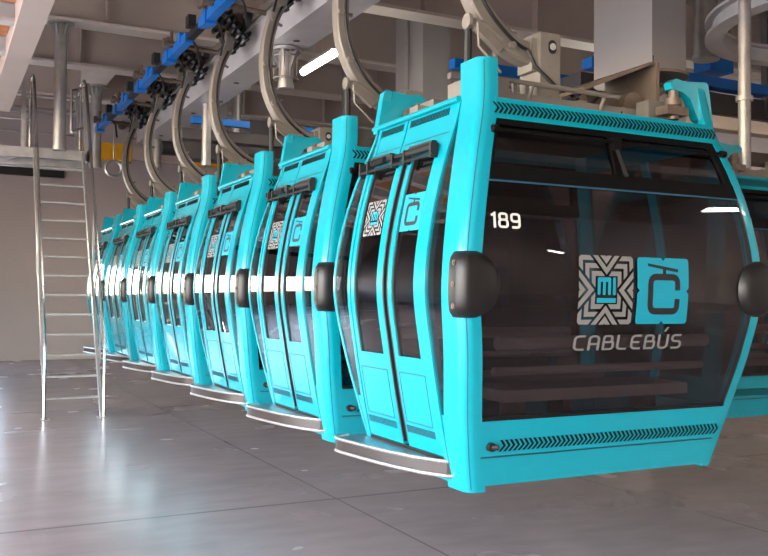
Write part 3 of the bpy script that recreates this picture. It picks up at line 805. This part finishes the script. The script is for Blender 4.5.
# ------------------------------------------------------------------ ladder and platform
t = empty('ship_ladder', (1.52, 11.26, 0))
dy, H2 = 1.95, 3.52
for sx in (-1, 1):
    b = MB(); x = sx*.325
    b.bar((x, 0, 0), (x, dy, H2), .035, .075, (0, 0, 1)); b.box(x-.05, x+.05, -.06, .06, 0, .012); b.build('stringer', GALV, t)
    xx = sx*.345
    b = MB(); b.tube([(xx, -.03, .012), (xx, -.02, .78), (xx, .02, .92), (xx, dy-.05, H2+.98), (xx, dy+.12, H2+1.08), (xx, dy+.45, H2+1.08), (xx, dy+.47, H2+1.06), (xx, dy+.47, H2)], .021, 8); b.build('handrail', CHROME, t)
    b = MB(); b.bar((xx, dy*.5, H2*.5), (xx, dy*.5-.02, H2*.5+.95), .025, .025); b.build('handrail_post', GALV, t)
    b = MB(); b.bar((xx, dy*.18, H2*.18), (xx, dy*.12, H2*.18+.7), .022, .022); b.build('handrail_post', GALV, t)
for i in range(1, 14):
    z = H2*i/14; y = dy*i/14
    b = MB(); b.box(-.315, .315, y-.05, y+.06, z-.022, z); b.build('tread', GALV, t)
tag(t, 'steep steel ladder with tube handrails leading up to the platform', 'ladder')
t = empty('access_platform', (.4, 13.2, 3.4))
b = MB(); b.box(-1.0, 1.55, .05, 1.1, .08, .13); b.box(-1.0, 1.55, .02, .06, .02, .16); b.box(-1.0,-.95,.02,1.1,.0,.16); b.box(1.5,1.55,.02,1.1,.0,.16); b.build('deck', GALV, t)
b = MB()
for x in (-.9, .1, .55): b.bar((x, .1, .04), (x-.25, .9, .03), .05, .05)
b.box(-1.2, 1.5, .9, 1.0, .0, .07); b.box(-1.2, 1.5, .45, .52, -.03, .07); b.build('under_frame', GALV, t)
for z in (.55, .85, 1.12):
    b = MB(); b.tube([(-1, .06, z), (.74, .06, z)], .016, 6); b.build('guard_rail', GALV, t)
    b = MB(); b.tube([(-1, 1.06, z), (1.52, 1.06, z)], .016, 6); b.build('guard_rail', GALV, t)
for x, y in ((.65, .06), (.2, 1.06), (1.5, 1.06), (-.5,.06), (1.50,.10)):
    b = MB(); b.box(x-.03, x+.03, y-.03, y+.03, .13, 1.16); b.build('rail_post', GALV, t)
b = MB()
P = [(1.30, .15, .45), (1.30, .15, 1.05), (1.52, .45, 1.18), (1.52, .45, .58), (1.30, .15, .45)]
b.tube(P, .022, 6); b.build('gate', GALV, t)
tag(t, 'steel access platform with guard rails at the ladder top', 'platform')

# ------------------------------------------------------------------ lamps
def lamp(x, y, z, label, rz=0., tubes=(0.,)):
    t = empty('tube_lamp', (x, y, z), rz)
    for q in tubes:
        b = MB(); b.tube([(q, -.54, 0), (q, .54, 0)], .045 if len(tubes) == 1 else .03, 12); b.build('tube', LAMP, t)
    b = MB(); b.box(min(tubes)-.04, max(tubes)+.04, -.5, .5, .035, .07)
    for q in (-.15, .15): b.cyl((0,q,.07),(0,q,H-z-.004),.006,5)
    b.build('housing', LGREY, t)
    tag(t, label, 'tube lamp', 'fluorescent tube lamps')
lamp(4.465, 10.78, 4.6, 'lit white tube lamp hanging beside the rail girder')
lamp(10.3, -1.4, 4.6, 'twin tube lamp mirrored in the upper right of the end window', R(-66), (-.07, .07))
lamp(11.45, -7.55, 4.0, 'tube lamp mirrored as a small streak above the emblem', R(-128))
lamp(9.4, 10.78, 4.6, 'white tube lamp beyond the white column')
lamp(-3.5, 1.2, 4.6, 'white tube lamp over the open side near the entrance')

# ------------------------------------------------------------------ machinery on the right
t = empty('curved_rail', (8.36, 5.78, 4.28))
def arc(r, z, a0, a1, n=48): return [(r*math.cos(R(a0+(a1-a0)*k/n)), r*math.sin(R(a0+(a1-a0)*k/n)), z) for k in range(n+1)]
def ring(r0, r1, z0, z1, a0=60, a1=300):
    b = MB(); A = arc(r0, 0, a0, a1); B_ = arc(r1, 0, a0, a1)
    b.loft([[(p[0],p[1],z0),(q[0],q[1],z0),(q[0],q[1],z1),(p[0],p[1],z1)] for p, q in zip(A, B_)]); return b
ring(1.32, 1.50, 0, .03).build('lower_flange', LGREY, t); ring(1.40, 1.42, .03, .17).build('web', LGREY, t); ring(1.32, 1.50, .17, .20).build('upper_flange', LGREY, t)
for a in (110, 180, 250):
    b = MB(); x, y = 1.41*math.cos(R(a)), 1.41*math.sin(R(a)); b.box(x-.05, x+.05, y-.05, y+.05, .2, H-4.28); b.build('hanger_post', ARM, t)
tag(t, 'curved light grey rail bend at the top beyond the white column', 'rail bend')
t = empty('blue_conveyor', (7.2, 9.0, 4.5))
b = MB(); b.box(.3, 5.6, -.1, .1, .0, .14); b.box(2.3, 2.75, -.2, .1, .2, .42); b.build('blue_channel', BLUE, t)
b = MB(); b.box(.2, 5.7, .0, .4, -.35, -.05); b.box(.6,.75,-.05,.05,-.3,2.0); b.box(3.6,3.75,-.05,.05,-.3,2.0); b.build('bearing_frame', INTER, t)
tag(t, 'blue conveyor channel to the right of the white column', 'conveyor')
t = empty('blue_conveyor', (5.0, 10.4, 4.55))
b = MB(); b.box(1.3, 3.6, -.08, .08, .12, .25); b.build('blue_channel', BLUE, t)
b = MB(); b.box(1.35, 3.7, .1, .2, .02, .10); b.box(2.0,2.1,-.05,.05,.25,.8); b.build('bearing_frame', BEAMM, t)
tag(t, 'blue conveyor channel seen between the two nearer columns', 'conveyor')
t = empty('blue_conveyor', (3.3, 12.0, 3.88))
b = MB(); b.box(-.2, .62, -.05, .05, .0, .09); b.build('blue_channel', BLUE, t)
b = MB(); b.box(1.45, 2.2, -.05, .05, .0, .09); b.build('blue_channel', BLUE, t)
b = MB(); b.box(-.3, 2.5, .1, .35, -.2, -.05); b.box(.2,.3,.0,.1,.1,1.4); b.box(2.1,2.2,.0,.1,.1,1.4); b.build('bearing_frame', INTER, t)
tag(t, 'blue conveyor channel low behind the third and fourth cabins', 'conveyor')
t = empty('cross_beam', (7.6, 7.0, 3.38))
b = MB(); b.box(-.55, 5.4, -.08, .08, 0, .14); b.build('light_channel', FLANGE, t)
b = MB(); b.box(-.6, 5.4, .3, .5, -.25, -.12); b.box(-.3,5.4,.2,.3,-.55,-.45); b.box(1.2,1.35,-.05,.05,.14,3.1); b.box(4.2,4.35,-.05,.05,.14,3.1); b.build('dark_channel', INTER, t)
tag(t, 'light steel cross beam above the roof of the cut-off cabin', 'steel beam')

# ------------------------------------------------------------------ light
W = bpy.data.worlds.new('sky'); S.world = W; W.use_nodes = True
nt = W.node_tree; bg = nt.nodes['Background']
sky = nt.nodes.new('ShaderNodeTexSky'); sky.sky_type = 'NISHITA'; sky.sun_disc = False; sky.sun_elevation = R(48); sky.sun_rotation = R(-110)
tint = nt.nodes.new('ShaderNodeMix'); tint.data_type = 'RGBA'; tint.blend_type = 'MULTIPLY'; tint.inputs['Factor'].default_value = 1
tint.inputs[7].default_value = (1.0, .89, .81, 1)
nt.links.new(sky.outputs[0], tint.inputs[6]); nt.links.new(tint.outputs[2], bg.inputs['Color']); bg.inputs['Strength'].default_value = 1.6
sun = bpy.data.lights.new('sun', 'SUN'); sun.energy = 9.0; sun.angle = R(1); sun.color = (1, .95, .87)
so = bpy.data.objects.new('sun', sun); COL.objects.link(so)
d = Vector((.62, .30, -1.0)).normalized(); so.rotation_euler = d.to_track_quat('-Z', 'Y').to_euler()

# ------------------------------------------------------------------ camera
cam = bpy.data.cameras.new('camera'); co = bpy.data.objects.new('camera', cam); COL.objects.link(co)
cam.sensor_fit = 'HORIZONTAL'; cam.sensor_width = 36; cam.lens = 883.016/768*36; cam.clip_end = 300
ya, pi_, ro = R(26.9097), R(1.2713), R(.5226)
f = Vector((math.sin(ya)*math.cos(pi_), math.cos(ya)*math.cos(pi_), math.sin(pi_)))
rt = Vector((math.cos(ya), -math.sin(ya), 0)); up = rt.cross(f)
r2 = rt*math.cos(ro)+up*math.sin(ro); u2 = -rt*math.sin(ro)+up*math.cos(ro)
M = Matrix((r2, u2, -f)).transposed().to_4x4(); M.translation = Vector((0, 0, 1.5)); co.matrix_world = M
S.camera = co
v = S.view_settings; v.view_transform = 'Standard'; v.look = 'None'; v.gamma = 1; v.use_curve_mapping = False
v.exposure = 1.06
S.cycles.max_bounces = 10; S.cycles.transparent_max_bounces = 24; S.cycles.diffuse_bounces = 6
S.cycles.use_denoising = True
